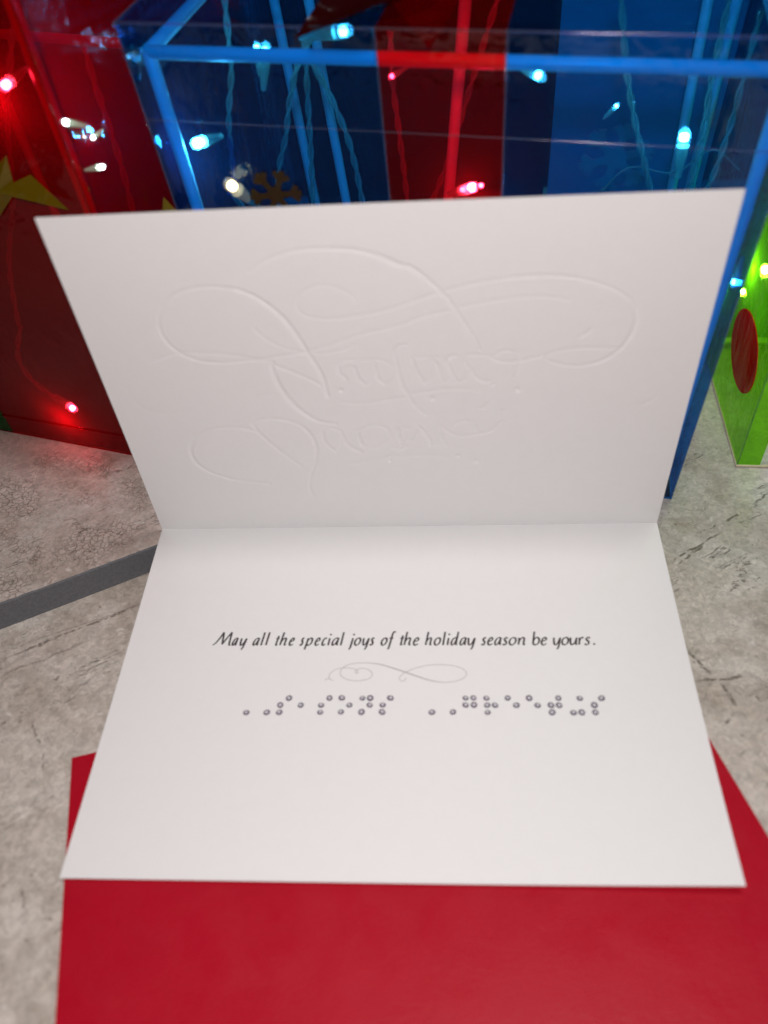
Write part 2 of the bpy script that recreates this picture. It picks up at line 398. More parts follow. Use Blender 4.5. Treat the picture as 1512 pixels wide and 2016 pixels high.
# embossed script, traced from the photograph: two crops at 2.7x (left origin 240,470 ; right origin 760,470)
def L(pts): return [(240 + x / 2.7, 470 + y / 2.7) for x, y in pts]
def R(pts): return [(760 + x / 2.7, 470 + y / 2.7) for x, y in pts]
EMB = [  # (points, width mm start, mid, end, depth)
 (L([(1095,845),(1060,730),(985,610),(900,480),(810,385),(700,310),(600,270)]), .7, 1.1, .6, 1.0),
 (L([(600,270),(450,258),(310,285),(225,350),(195,430),(215,520),(290,600),(400,650),(520,665),(640,655),(740,648),(850,630),(960,610)]), .5, .7, .5, .6),
 (L([(960,610),(1100,575),(1250,520),(1400,485),(1512,455)]) + R([(180,425),(360,380),(560,335),(760,312),(900,315),(980,335)]), .5, .5, .4, .4),
 (L([(1140,992),(1040,975),(950,920),(870,840),(820,760),(795,690),(800,655)]), .4, 1.3, .6, 1.0),
 (L([(815,680),(920,720),(1030,770),(1062,792)]), .5, .6, .6, .6),
 (L([(930,612),(990,614)]), .5, .8, .5, .8),
 (L([(150,660),(290,615),(450,612),(600,625),(720,645),(800,660)]), .4, .5, .4, .4),
 (L([(700,480),(760,535),(860,585),(960,605),(1070,615),(1180,595),(1240,565)]), .4, .5, .4, .4),
 (L([(670,185),(760,120),(900,70),(1050,55),(1230,62),(1370,95)]), .3, .5, 1.0, .7),
 (L([(1370,95),(1480,145)]) + R([(130,155),(240,240),(330,330),(400,430),(460,520),(500,600)]), 1.1, 1.0, .4, .9),
 (L([(1240,345),(1215,300),(1110,256),(1030,255),(960,290),(930,350),(950,395),(1000,420),(1100,432),(1250,415),(1400,385),(1512,350)]) + R([(150,335),(300,285),(480,240),(660,210)]), .4, .5, .5, .4),
 (R([(660,210),(850,198),(1020,212),(1150,245),(1240,285),(1310,350),(1330,430),(1305,510),(1240,595),(1130,660),(1000,682),(900,665),(850,640),(880,612)]), .5, .8, .4, .7),
 (R([(410,660),(440,625),(540,630),(600,655),(680,660),(780,640),(900,605),(1050,585),(1230,588)]), .5, .6, .4, .5),
 (R([(570,635),(600,610),(650,600),(700,620),(705,660),(690,740)]), .5, .6, .4, .5),
 (R([(1030,527),(1070,505),(1095,480)]), .6, .5, .3, .6),
 (L([(1145,680),(1160,725),(1195,757)]), .5, .9, .5, .8), (L([(1155,670),(1175,655),(1240,650)]), .4, .5, .4, .5),
 (L([(1235,690),(1255,748),(1300,787)]), .5, .9, .5, .8), (L([(1340,665),(1360,745),(1400,782)]), .5, .9, .5, .8),
 (L([(1280,655),(1340,648),(1400,660),(1450,695)]), .4, .5, .4, .5),
 (L([(1512,570),(1478,575),(1452,605),(1460,680),(1490,790)]) + R([(100,810),(150,890),(210,945)]), .4, 1.0, .5, .8),
 (R([(135,640),(160,710),(205,775)]), .5, 1.0, .5, .8), (R([(235,635),(275,690),(300,770)]), .5, 1.0, .5, .8),
 (R([(375,628),(345,632),(325,660),(350,720),(380,770)]), .5, .9, .5, .8), (R([(415,655),(450,705),(500,758),(560,765)]), .6, .9, .5, .8),
 (R([(140,640),(235,635),(300,640)]), .3, .4, .3, .4),
 (L([(1160,875),(1280,882),(1400,865),(1512,845)]) + R([(150,830),(300,808),(420,805),(500,820)]), .4, .5, .4, .45),
 (R([(490,905),(522,905),(545,875)]), .5, .6, .4, .6),
 (L([(690,990),(760,965),(860,970),(950,1000),(1010,1060),(1035,1130),(1025,1200),(1005,1260),(1000,1330),(1020,1377)]), .4, .8, .4, .7),
 (L([(735,1040),(680,1020),(600,1010),(480,1020),(400,1060),(365,1120),(390,1190),(470,1245),(600,1285),(720,1300),(790,1305)]), .4, .8, .4, .65),
 (L([(690,985),(740,1050),(850,1140),(970,1225)]), .5, .6, .3, .5),
 (L([(1065,1030),(1080,1090),(1140,1140)]), .5, .9, .5, .75), (L([(1160,1025),(1200,1100),(1280,1145)]), .5, .9, .5, .75),
 (L([(1255,1040),(1270,1090),(1300,1117)]), .5, .9, .5, .75), (L([(1240,1030),(1330,1000),(1400,1010),(1425,1060),(1400,1090)]), .4, .7, .5, .6),
 (L([(1480,1010),(1470,1060),(1512,1110)]), .5, .8, .5, .7),
 (R([(60,1020),(75,1080),(100,1117)]), .5, .9, .5, .75), (R([(60,1013),(125,1015)]), .4, .5, .4, .5), (R([(90,1085),(130,1078),(165,1090)]), .4, .5, .4, .45),
 (R([(175,1005),(215,1050),(240,1107)]), .5, .9, .5, .75), (R([(280,1010),(300,1070),(325,1112)]), .5, .9, .5, .75),
 (L([(1180,1210),(1280,1192),(1400,1170),(1512,1160)]) + R([(40,1168),(150,1158),(270,1160),(340,1175)]), .3, .4, .3, .4),
 (R([(285,1000),(340,1035),(390,1055),(480,1045),(560,1025),(625,970)]), .4, .6, .4, .55),
 (R([(345,1010),(380,985),(430,975),(470,1000),(480,1030)]), .4, .5, .4, .5),
 (L([(20,790),(60,860),(120,910),(200,935),(290,930),(310,890)]), .2, .25, .2, .02), (R([(1300,885),(1380,880),(1440,840)]), .3, .4, .3, .35),
 (L([(720,850),(780,832),(860,835)]), .3, .4, .3, .35),
 (L([(1160,720),(1200,690),(1235,690)]), .4, .5, .4, .5), (L([(1300,787),(1330,760),(1340,690)]), .4, .4, .4, .5), (L([(1400,782),(1440,760),(1470,720)]), .4, .4, .4, .5),
 (R([(205,775),(235,750),(240,660)]), .4, .4, .4, .5), (R([(300,770),(335,750),(345,700)]), .4, .4, .4, .5), (R([(380,770),(420,755),(440,700)]), .4, .4, .4, .5),
 (L([(1140,1140),(1165,1110),(1170,1050)]), .4, .4, .4, .5), (L([(1065,1030),(1100,1010),(1160,1025)]), .4, .4, .4, .5), (R([(100,1117),(140,1100),(180,1020)]), .4, .4, .4, .5), (R([(240,1107),(270,1090),(285,1030)]), .4, .4, .4, .5),
 (L([(1300,1117),(1350,1115),(1400,1090)]), .4, .5, .4, .5), (L([(1440,1115),(1480,1125),(1512,1110)]), .4, .5, .4, .5),
]
DOTS = [(L([(1165,812)])[0], .9), (R([(245,855)])[0], .9), (R([(570,778)])[0], .6), (R([(628,918)])[0], .6), (R([(698,808)])[0], 1.1),
        (R([(385,1160)])[0], .8), (R([(480,1188)])[0], 1.2), (L([(1425,1165)])[0], .8), (R([(20,1185)])[0], .7)]
step = .36
nx = int(2 * HW / step) + 1; ny = int(PH / step) + 1
gx = np.linspace(-HW, HW, nx); gy = np.linspace(0, PH, ny)
D = np.zeros((ny, nx))
def press(x, y, r, dep):
    i0, i1 = np.searchsorted(gx, [x - 2.2 * r, x + 2.2 * r]); j0, j1 = np.searchsorted(gy, [y - 2.2 * r, y + 2.2 * r])
    if i1 <= i0 or j1 <= j0: return
    q = (gx[None, i0:i1] - x) ** 2 + (gy[j0:j1, None] - y) ** 2
    D[j0:j1, i0:i1] = np.maximum(D[j0:j1, i0:i1], dep * np.exp(-q / (r * r) * 1.1))
EMB_DEPTH = 0.36
for pts, w0, w1, w2, dep in EMB:
    sp = spline([px_upper(*p) for p in pts], 10); n = len(sp)
    for i in range(n - 1):
        a, b = sp[i], sp[i + 1]; k = max(1, int(np.linalg.norm(b - a) / .2))
        for t in range(k):
            f_ = (i + t / k) / n; w = w0 + (w1 - w0) * f_ * 2 if f_ < .5 else w1 + (w2 - w1) * (f_ * 2 - 1)
            c = a + (b - a) * t / k; press(c[0], c[1], max(.48, w * .75), EMB_DEPTH * (.22 + .78 * dep) * min(1, w + .3))
for p, r in DOTS:
    c = px_upper(*p); press(c[0], c[1], max(.5, r * .8), EMB_DEPTH * 1.3)
X, Y = np.meshgrid(gx, gy)
bow = -.5 * np.sin(np.pi * Y / PH) + .4 * (X / HW) ** 2 * (Y / PH)
def upper_grid(h):
    P = F0[None, None, :] + X[..., None] * np.array([1., 0, 0]) + Y[..., None] * up + (bow - D + h)[..., None] * up_n
    return P.reshape(-1, 3)
mesh('upper_leaf', np.concatenate([upper_grid(0), upper_grid(-TH)]), grid_faces(nx, ny, True), M_paper, card, True)

# printed verse: broad-pen strokes
G = {
 'M': [[(-.02,.02),(.12,.35),(.27,1.1),(.38,1.88)],[(.38,1.88),(.45,1.0),(.51,.12)],[(.51,.12),(.66,1.0),(.84,1.88)],[(.84,1.88),(.87,1.0),(.9,.25),(.94,.03),(1.0,.05)]],
 'a': [[(.88,.92),(.62,1.0),(.3,.85),(.08,.45),(.1,.1),(.32,.0),(.6,.25),(.86,.85)],[(.9,1.0),(.82,.45),(.84,.08),(1.0,.04)]],
 'b': [[(.12,1.85),(.08,.9),(.05,.05)],[(.08,.6),(.35,.95),(.65,1.0),(.9,.7),(.8,.22),(.45,-.02),(.05,.08)]],
 'c': [[(.95,.9),(.65,1.0),(.3,.8),(.08,.4),(.2,.05),(.55,-.02),(.95,.15)]],
 'd': [[(.82,.92),(.55,1.0),(.25,.8),(.06,.4),(.1,.08),(.32,.0),(.6,.25),(.84,.8)],[(.95,1.85),(.88,1.0),(.82,.35),(.86,.04),(1.0,.04)]],
 'e': [[(.12,.5),(.6,.56),(.9,.72),(.8,.97),(.5,.98),(.2,.7),(.08,.35),(.25,.03),(.6,-.02),(.95,.16)]],
 'f': [[(1.05,1.78),(.9,1.9),(.7,1.75),(.6,1.2),(.52,.4),(.42,-.35),(.3,-.6)],[(.25,.95),(.9,.98)]],
 'h': [[(.14,1.85),(.08,.9),(.03,.0)],[(.06,.45),(.35,.88),(.65,1.0),(.8,.8),(.75,.3),(.8,.03),(1.0,.04)]],
 'i': [[(.5,.98),(.45,.4),(.48,.05),(.85,.04)],[(.56,1.46),(.60,1.50)]],
 'j': [[(.75,.98),(.66,.2),(.5,-.4),(.2,-.62)],[(.82,1.46),(.86,1.50)]],
 'l': [[(.55,1.85),(.48,.9),(.44,.2),(.5,.03),(.9,.04)]],
 'n': [[(.06,.98),(.08,.5),(.04,.0)],[(.07,.45),(.35,.88),(.65,1.0),(.82,.8),(.77,.3),(.82,.03),(1.0,.04)]],
 'o': [[(.55,.99),(.25,.85),(.06,.42),(.2,.05),(.5,-.01),(.82,.2),(.95,.6),(.82,.93),(.52,.99)]],
 'p': [[(.12,.98),(.08,.3),(-.02,-.62)],[(.1,.55),(.35,.9),(.65,1.0),(.9,.72),(.8,.22),(.45,-.02),(.12,.08)]],
 'r': [[(.1,.98),(.12,.5),(.06,.0)],[(.1,.5),(.4,.88),(.7,1.0),(.95,.9)]],
 's': [[(.92,.88),(.6,1.0),(.32,.82),(.45,.6),(.72,.4),(.72,.12),(.4,-.02),(.06,.12)]],
 't': [[(.6,1.35),(.5,.7),(.45,.15),(.58,.0),(.95,.08)],[(-.12,.95),(1.15,.98)]],
 'u': [[(.05,.98),(.06,.4),(.15,.05),(.42,.02),(.7,.35),(.86,.85)],[(.9,.98),(.84,.4),(.86,.06),(1.0,.04)]],
 'y': [[(.02,.98),(.06,.4),(.16,.06),(.42,.02),(.7,.35),(.9,.85)],[(.96,.98),(.88,.3),(.74,-.35),(.55,-.64)]],
 '.': [[(.4,.05),(.55,.08)]],
}
TOP = {'M': 0.0, 'l': 1.85, 'h': 1.0, 't': 1.0, 'b': 1.0, 'd': 1.85, 'f': 1.85, 'i': 1.0, 'j': 1.0}
a1 = [('M',70,200),('a',210,262),('y',268,325),('a',365,422),('l',428,460),('l',464,495),('t',530,566),('h',568,628),('e',634,680),
      ('s',718,752),('p',762,820),('e',826,872),('c',879,920),('i',924,948),('a',953,1014),('l',1020,1050),('j',1085,1120),('o',1120,1176),('y',1183,1236),('s',1238,1275),
      ('o',1320,1372),('f',1366,1428),('t',1460,1492),('h',1494,1552),('e',1560,1607)]
a2 = [('h',142,195),('o',203,258),('l',268,294),('i',300,322),('d',330,390),('a',396,450),('y',456,512),
      ('s',558,594),('e',602,646),('a',655,710),('s',716,756),('o',762,820),('n',832,888),('b',940,996),('e',1002,1046),
      ('y',1095,1148),('o',1155,1210),('u',1218,1274),('r',1284,1320),('s',1325,1370),('.',1383,1403)]
LET = [(c, 400 + x0 / 3.78, 400 + x1 / 3.78) for c, x0, x1 in a1] + [(c, 800 + x0 / 3.78, 800 + x1 / 3.78) for c, x0, x1 in a2]
def ribbon(path, wid, h):
    V, F = [], []; n = len(path)
    for i in range(n):
        t = nrm(path[min(i + 1, n - 1)] - path[max(i - 1, 0)]); s = np.array([-t[1], t[0]]) * wid[i] / 2
        for q in (path[i] + s, path[i] - s): V.append(lower(q[0], q[1], h))
    F = [(2 * i, 2 * i + 1, 2 * i + 3, 2 * i + 2) for i in range(n - 1)]
    return V, F
def base_y(px): return 1268.6 - (px - 420) / 750 * 1.2
SL = .13; parts = []; xh = px_lower(756, 1268)[1] - px_lower(756, 1254.2)[1]
hcount = 0
for c, p0, p1 in LET:
    x0, d0 = px_lower(p0, base_y(p0)); tp = TOP.get(c, 1.0)
    x1, _ = px_lower(p1, base_y(p1) - 13.8 * tp)
    w = (x1 - SL * xh * tp) - x0
    for st in G[c]:
        if len(st) == 2 and (c in 'ij.'):       # round point
            q0 = np.array([x0 + st[0][0] * w + SL * xh * st[0][1], d0 - xh * (st[0][1] + .03)])
            if c == '.': q0 = np.array([x0 + .25 * xh, d0 - .07 * xh])
            parts.append(([lower(q0[0] + .13 * xh * math.cos(a), q0[1] + .13 * xh * math.sin(a), .014) for a in np.linspace(0, 2 * math.pi, 12, endpoint=False)], [tuple(range(11, -1, -1))])); continue
        sp = spline([np.array([x0 + x * w + SL * xh * y, d0 - xh * y]) for x, y in st], 6)
        wid = []
        for i in range(len(sp)):
            t = sp[min(i + 1, len(sp) - 1)] - sp[max(i - 1, 0)]; an = math.atan2(-t[1], t[0])
            wd = xh * (.125 + .13 * abs(math.sin(an - math.radians(32))))
            if len(st) == 2 and (c in 'ij.'): wd = xh * .22
            wid.append(wd)
        hcount += 1
        parts.append(ribbon(sp, wid, .012 + .0006 * (hcount % 7)))
v, f = merge(parts); mesh('printed_verse', v, f, M_ink, card)

def Z1(p): return [(400 + x / 3.78, 1200 + y / 3.78) for x, y in p]
def Z2(p): return [(800 + x / 3.78, 1200 + y / 3.78) for x, y in p]
FL = [Z1([(905,522),(915,510),(935,508),(950,516),(966,520)]), Z1([(937,508),(940,475),(980,442),(1040,428),(1105,430),(1140,445),(1152,462),(1138,468),(1130,456),(1145,440),(1180,430),(1230,442),(1258,472),(1240,503),(1180,521),(1110,522),(1050,505),(1020,475),(1030,435),(1075,405),(1150,392),(1230,390)]),
      Z1([(1230,390),(1320,402),(1420,432),(1512,462)]) + Z2([(80,490),(180,522),(280,537)]),
      Z2([(280,537),(360,528),(425,505),(448,470),(420,435),(350,412),(250,403),(150,410),(60,432),(0,456)]) + Z1([(1480,478),(1458,505),(1475,525),(1500,520),(1508,503)])]
parts = []
for k, st in enumerate(FL):
    sp = spline([np.array(px_lower(*p)) for p in st], 8); n = len(sp)
    parts.append(ribbon(sp, [(.20 + (.22 * math.sin(math.pi * i / n) if k == 2 else 0)) for i in range(n)], .012 + .001 * k))
v, f = merge(parts); mesh('printed_flourish', v, f, M_silver, card)

BR = Z1([(318,758),(470,758),(563,757),(572,704),(637,652),(724,705),(870,756),(876,704),(939,652),(1032,650),(1086,704),(1023,755),(1184,652),(1242,652),(1239,704),(1177,756),(1394,651),(1335,702),(1332,756)]) \
   + Z2([(189,757),(346,757),(442,652),(500,652),(442,704),(503,704),(597,653),(601,706),(661,706),(604,759),(754,653),(818,706),(914,654),(978,707),(1132,655),(1078,707),(1138,708),(1085,761),(1292,656),(1245,762),(1307,762),(1452,656),(1400,708),(1408,762)])
# one shared dome: dark inked flank, pale crown
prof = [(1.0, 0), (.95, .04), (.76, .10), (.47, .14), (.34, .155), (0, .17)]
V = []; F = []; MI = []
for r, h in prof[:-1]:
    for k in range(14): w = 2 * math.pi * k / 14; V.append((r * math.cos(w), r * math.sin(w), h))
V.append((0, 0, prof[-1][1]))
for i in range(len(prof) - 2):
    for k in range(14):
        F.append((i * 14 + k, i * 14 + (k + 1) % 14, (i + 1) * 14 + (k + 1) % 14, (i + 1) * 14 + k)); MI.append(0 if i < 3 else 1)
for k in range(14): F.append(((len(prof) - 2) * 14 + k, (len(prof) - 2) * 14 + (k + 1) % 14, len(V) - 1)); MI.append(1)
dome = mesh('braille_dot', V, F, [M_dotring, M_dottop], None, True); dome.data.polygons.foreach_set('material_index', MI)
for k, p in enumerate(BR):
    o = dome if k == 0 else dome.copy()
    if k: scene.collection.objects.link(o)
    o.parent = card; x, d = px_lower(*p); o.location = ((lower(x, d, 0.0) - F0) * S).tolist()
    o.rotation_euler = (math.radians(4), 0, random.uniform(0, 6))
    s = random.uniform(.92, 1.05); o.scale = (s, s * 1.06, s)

# ------------------------------------------------------------------ see-through gift boxes
class Hexa:
    """box with free corners: a left-right, b front-back, c bottom-top"""
    def __init__(s, c8): s.c = {k: np.asarray(v, float) for k, v in c8.items()}
    def __call__(s, a, b, c):
        r = 0
        for (i, j, k), P in s.c.items():
            r = r + P * (a if i else 1 - a) * (b if j else 1 - b) * (c if k else 1 - c)
        return r
    def sheet(s, name, fix, val, r0, r1, mat, parent, th=.35, bulge=0.0, n=7):
        """panel on face fix=val over ranges r0, r1 of the two other parameters, softly bulged"""
        def P(p, q):
            return s(*{'a': (val, p, q), 'b': (p, val, q), 'c': (p, q, val)}[fix])
        c0, c1, c2 = P(r0[0], r1[0]), P(r0[1], r1[0]), P(r0[0], r1[1])
        nn = nrm(np.cross(c1 - c0, c2 - c0)); ctr = s(.5, .5, .5)
        if nn @ (c0 - ctr) < 0: nn = -nn
        V = []
        for l in (0, 1):
            for j in range(n):
                for i in range(n):
                    p = r0[0] + (r0[1] - r0[0]) * i / (n - 1); q = r1[0] + (r1[1] - r1[0]) * j / (n - 1)
                    bl = bulge * math.sin(math.pi * p) * math.sin(math.pi * q)
                    V.append(P(p, q) + nn * (bl + (th / 2 if l == 0 else -th / 2)))
        o = mesh(name, V, grid_faces(n, n), mat, parent, True)
        return o
    def tube(s, name, pa, pb, rad, mat, parent):
        A, B = s(*pa), s(*pb); d = nrm(B - A)
        pts = [A - d * .4, A] + [A + (B - A) * t for t in (.25, .5, .75)] + [B, B + d * .4]
        v, f = sweep(pts, [rad * .8] + [rad] * 5 + [rad * .8], 12); return mesh(name, v, f, mat, parent, True)
def frame_tubes(H, root, rad, i=.03, top=.05, bot=.03, skip=()):
    a0, a1, b0, b1, c0, c1 = i, 1 - i, i * 1.3, 1 - i * 1.3, bot, 1 - top
    E = {}
    for b in (b0, b1):
        for c in (c0, c1): E['w', b == b1, c == c1] = ((a0, b, c), (a1, b, c))
    for a in (a0, a1):
        for c in (c0, c1): E['d', a == a1, c == c1] = ((a, b0, c), (a, b1, c))
        for b in (b0, b1): E['h', a == a1, b == b1] = ((a, b, c0), (a, b, c1))
    for k, (p, q) in E.items():
        if k not in skip: H.tube('frame_tube', p, q, rad, M_tube, root)

# ---- blue box: leans forward a little, its left part up on the rear tile
BR0 = onz(1321, 982, 0.2)
BLg = np.array([-62.0, 51.0, 14.0]); bu = nrm(BLg - BR0) * -1
vv = np.array([0, -math.sin(math.radians(7)), math.cos(math.radians(7))]); bv = nrm(vv - bu * (vv @ bu)); bw = np.cross(bu, bv) * -1
bw = bw if bw[1] > 0 else -bw
def onb(px, py, dep=0.0): return onp(px, py, BR0 + bw * dep, bw)
fTL, fTR, fBL = onb(225, 45), onb(1626, 76), onb(511, 893)
BD = 112.0
HB = Hexa({(0,0,0): fBL, (1,0,0): BR0, (0,0,1): fTL, (1,0,1): fTR, (0,1,0): fBL + bw * BD + bu * 2, (1,1,0): BR0 + bw * BD - bu * 2, (0,1,1): fTL + bw * BD + bu * 2, (1,1,1): fTR + bw * BD - bu * 2})
base = (BR0 + fBL) / 2
bb = empty('gift_box', (base[0], base[1], 0), 'see-through blue gift box with white frame tubes and red ribbon standing behind the card', 'gift box')
def afrac(px, py):          # pixel on the front face -> left-right parameter
    P = onb(px, py); lo_, hi_ = 0.0, 1.0
    t = (P - BR0) @ bv / ((fTL - BR0) @ bv); A, B = HB(0, 0, t), HB(1, 0, t); return ((P - A) @ bu) / ((B - A) @ bu)
r0, r1 = afrac(748, 200), afrac(992, 200)
HB.sheet('front_panel', 'b', 0, (0, r0), (0, 1), M_blue, bb)
HB.sheet('front_panel', 'b', 0, (r1, 1), (0, 1), M_blue, bb)
HB.sheet('ribbon_band', 'b', 0, (r0 + .001, r1 - .001), (0, 1), M_red, bb, th=.45)
HB.sheet('side_panel', 'a', 0, (0, 1), (0, 1), M_blue, bb); HB.sheet('side_panel', 'a', 1, (0, 1), (0, 1), M_blue, bb)
HB.sheet('back_panel', 'b', 1, (0, r0), (0, 1), M_blueshade, bb); HB.sheet('back_panel', 'b', 1, (r1 + .05, 1), (0, 1), M_bluepanel, bb)
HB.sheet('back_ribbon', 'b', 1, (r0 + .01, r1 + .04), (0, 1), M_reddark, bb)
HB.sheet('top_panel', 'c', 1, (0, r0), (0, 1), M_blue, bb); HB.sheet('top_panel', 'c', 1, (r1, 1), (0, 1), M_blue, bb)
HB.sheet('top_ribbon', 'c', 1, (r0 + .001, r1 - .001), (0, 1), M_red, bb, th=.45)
HB.sheet('base_panel', 'c', 0.004, (0.003, .997), (.004, .996), M_blueshade, bb)
frame_tubes(HB, bb, 2.0, i=.028, top=.055, bot=.03)
# welded edges
for pa, pb in (((0,0,1),(1,0,1)), ((0,0,0),(0,0,1)), ((1,0,0),(1,0,1)), ((0,0,1),(0,1,1)), ((1,0,1),(1,1,1)), ((r0,0,.0),(r0,0,1)), ((r1,0,0),(r1,0,1))):
    HB.tube('weld_seam', pa, pb, .45, M_seam, bb)
HB.tube('weld_seam', (.0, -.004, .93 - .09), (1, -.004, .93 - .1), .22, M_seam, bb)
# inner posts
def post(p, q, dep, rad=1.9):
    v, f = sweep([onb(*p, dep), onb((p[0] + q[0]) / 2, (p[1] + q[1]) / 2, dep), onb(*q, dep)], rad, 12); mesh('inner_post', v, f, M_tube, bb, True)
post((919, -30), (872, 520), 48, 1.9); post((600, -40), (712, 560), 92); post((1402, -40), (1290, 540), 96)
# printed snowflakes
def snowflake(px, py, dep, size, rotz, mat, root, name='snowflake_print'):
    c = onb(px, py, dep); parts = []
    def bar(p, q, w, k):
        p, q = np.array(p), np.array(q); t = nrm(q - p); s = np.array([-t[1], t[0]]) * w
        poly = [p + s, p - s, q - s, q + s]; h = .002 * k
        return slab([c + bu * a + bv * b - bw * h for a, b in poly], bw, .2)
    k = 0
    for i in range(6):
        w = rotz + i * math.pi / 3; d = np.array([math.cos(w), math.sin(w)])
        parts.append(bar((0, 0), d * size, size * .11, k)); k += 1
        for sg in (-1, 1):
            e = np.array([math.cos(w + sg * .85), math.sin(w + sg * .85)])
            parts.append(bar(d * size * .62, d * size * .62 + e * size * .38, size * .10, k)); k += 1
        w2 = w + math.pi / 3; d2 = np.array([math.cos(w2), math.sin(w2)])
        parts.append(bar(d * size * .3, d2 * size * .3, size * .05, k)); k += 1
    v, f = merge(parts); return mesh(name, v, f, mat, root)
snowflake(1212, 312, 108, 14.5, .35, M_frost, bb); snowflake(543, 384, -.8, 8.5, .2, M_amber, bb)
snowflake(835, 205, 106, 11, .5, M_red, bb)
# pointed bow petals on the lid
def petal(tip, base_l, base_r, dep_tip, lift, mat):
    A = onb(*tip, dep_tip); B = onb(*base_l, dep_tip + 26); C = onb(*base_r, dep_tip + 20)
    mid = (B + C) / 2; n = nrm(np.cross(B - A, C - A)); V = []; F = []
    for l in (0, 1):
        for i in range(7):
            t = i / 6; Lp, Rp = A + (B - A) * t, A + (C - A) * t
            for j in range(5):
                s = j / 4; V.append(Lp + (Rp - Lp) * s + n * (lift * t * math.sin(math.pi * s) + (.2 if l == 0 else -.2)))
    mesh('bow_petal', V, grid_faces(5, 7), mat, bb, True)
petal((580, 75), (672, -60), (905, -60), -5, 6, M_bow); petal((845, 97), (735, -40), (958, -90), -3, 4, M_red); petal((640, 10), (820, -160), (960, -90), 60, 6, M_bow)

# ---- red box on the rear tile
RF = onz(365, 915, TZ + .2); RL = onz(28, 851, TZ + .2); ru = nrm(RF - RL); rw = np.array([-ru[1], ru[0], 0])
RFL = RF - ru * 112
def onr(px, py, dep=0.0): return onp(px, py, RF + rw * dep, nrm(np.cross(ru, rv) * 1.0))
rv = np.array([0, 0, 1.0]); _n = nrm(np.cross(ru, rv))
lean = nrm(np.array([-.03, -.11, 1.0]))
pn = nrm(np.cross(ru, lean))
rTop = onp(20, 0, RF, pn); kk = (228.0 - RF[2]) / (rTop[2] - RF[2]); RTR = RF + (rTop - RF) * kk
RTL = RTR - ru * 128
RDb, RDt = rw * 96 + ru * 10, rw * 104 + ru * 8
HR = Hexa({(0,0,0): RFL, (1,0,0): RF, (0,0,1): RTL, (1,0,1): RTR, (0,1,0): RFL + RDb, (1,1,0): RF + RDb, (0,1,1): RTL + RDt, (1,1,1): RTR + RDt})
rb = empty('gift_box', (RF[0], RF[1], TZ), 'see-through red gift box with yellow star standing on the rear stone tile', 'gift box')
gfr = 1 - np.linalg.norm(RF - RL) / 112
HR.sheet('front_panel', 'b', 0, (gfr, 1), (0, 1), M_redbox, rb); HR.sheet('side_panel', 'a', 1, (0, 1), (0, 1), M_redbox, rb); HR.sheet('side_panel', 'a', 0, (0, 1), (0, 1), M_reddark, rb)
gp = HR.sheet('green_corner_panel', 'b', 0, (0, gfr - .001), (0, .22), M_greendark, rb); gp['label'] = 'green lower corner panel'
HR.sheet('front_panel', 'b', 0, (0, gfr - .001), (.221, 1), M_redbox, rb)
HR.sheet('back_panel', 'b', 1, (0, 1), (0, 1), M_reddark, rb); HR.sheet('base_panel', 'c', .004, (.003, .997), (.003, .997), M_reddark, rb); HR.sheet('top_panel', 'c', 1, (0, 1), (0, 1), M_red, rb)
frame_tubes(HR, rb, 2.0, i=.02, top=.05, bot=.02, skip=[('d', False, False), ('w', False, False), ('w', True, False), ('d', True, False)])
for z in (.62,): HR.tube('frame_tube', (.02, .96, z), (.98, .96, z - .02), 1.9, M_tube, rb)
for pa, pb in (((0,0,.0),(1,0,.0)), ((1,0,0),(1,0,1)), ((1,1,0),(1,1,1))): HR.tube('weld_seam', pa, pb, .4, M_red, rb)
HR.tube('weld_seam', (gfr, -.003, .045), (1, -.003, .05), .5, M_red, rb)
def decal(poly, n, off, mat, root, name, th=.25):
    P = [p + n * off for p in poly]; v, f = slab(P, n, th); return mesh(name, v, f, mat, root)
rn = nrm(np.cross(ru, RTR - RF)); rn = rn if rn[1] < 0 else -rn
def star(px, py, root, rad, rot_):
    c = onp(px, py, RF, rn); vdir = nrm(RTR - RF); vdir = nrm(vdir - ru * (vdir @ ru)); V = [c + rn * 3.2]; F = []
    for k in range(10):
        r = rad if k % 2 == 0 else rad * .42; w = rot_ + k * math.pi / 5
        V.append(c + ru * r * math.sin(w) + vdir * r * math.cos(w) + rn * .5)
    for k in range(10): F.append((0, 1 + (k + 1) % 10, 1 + k))
    F.append(tuple(range(1, 11))); mesh('star_decoration', V, F, M_yellow, root)
def px_star(polys, ctr, dep, root):
    nn = rn; V = []; F = []
    pl = [onp(x, y, RF + rw * dep, nn) for x, y in polys]; c = onp(*ctr, RF + rw * dep, nn); k = len(pl)
    V = pl + [c + nn * 3.0, c - nn * .6]
    for i in range(k): F += [(i, (i + 1) % k, k), ((i + 1) % k, i, k + 1)]
    mesh('star_decoration', V, F, M_yellow, root)
px_star([(12, 306), (27, 362), (60, 344), (136, 414), (30, 378), (-10, 440), (-26, 376), (-70, 352), (-20, 342)], (4, 370), -2.5, rb)
px_star([(322, 388), (343, 410), (372, 430), (345, 440), (330, 470), (322, 436), (300, 420), (318, 414)], (330, 424), 14, rb)

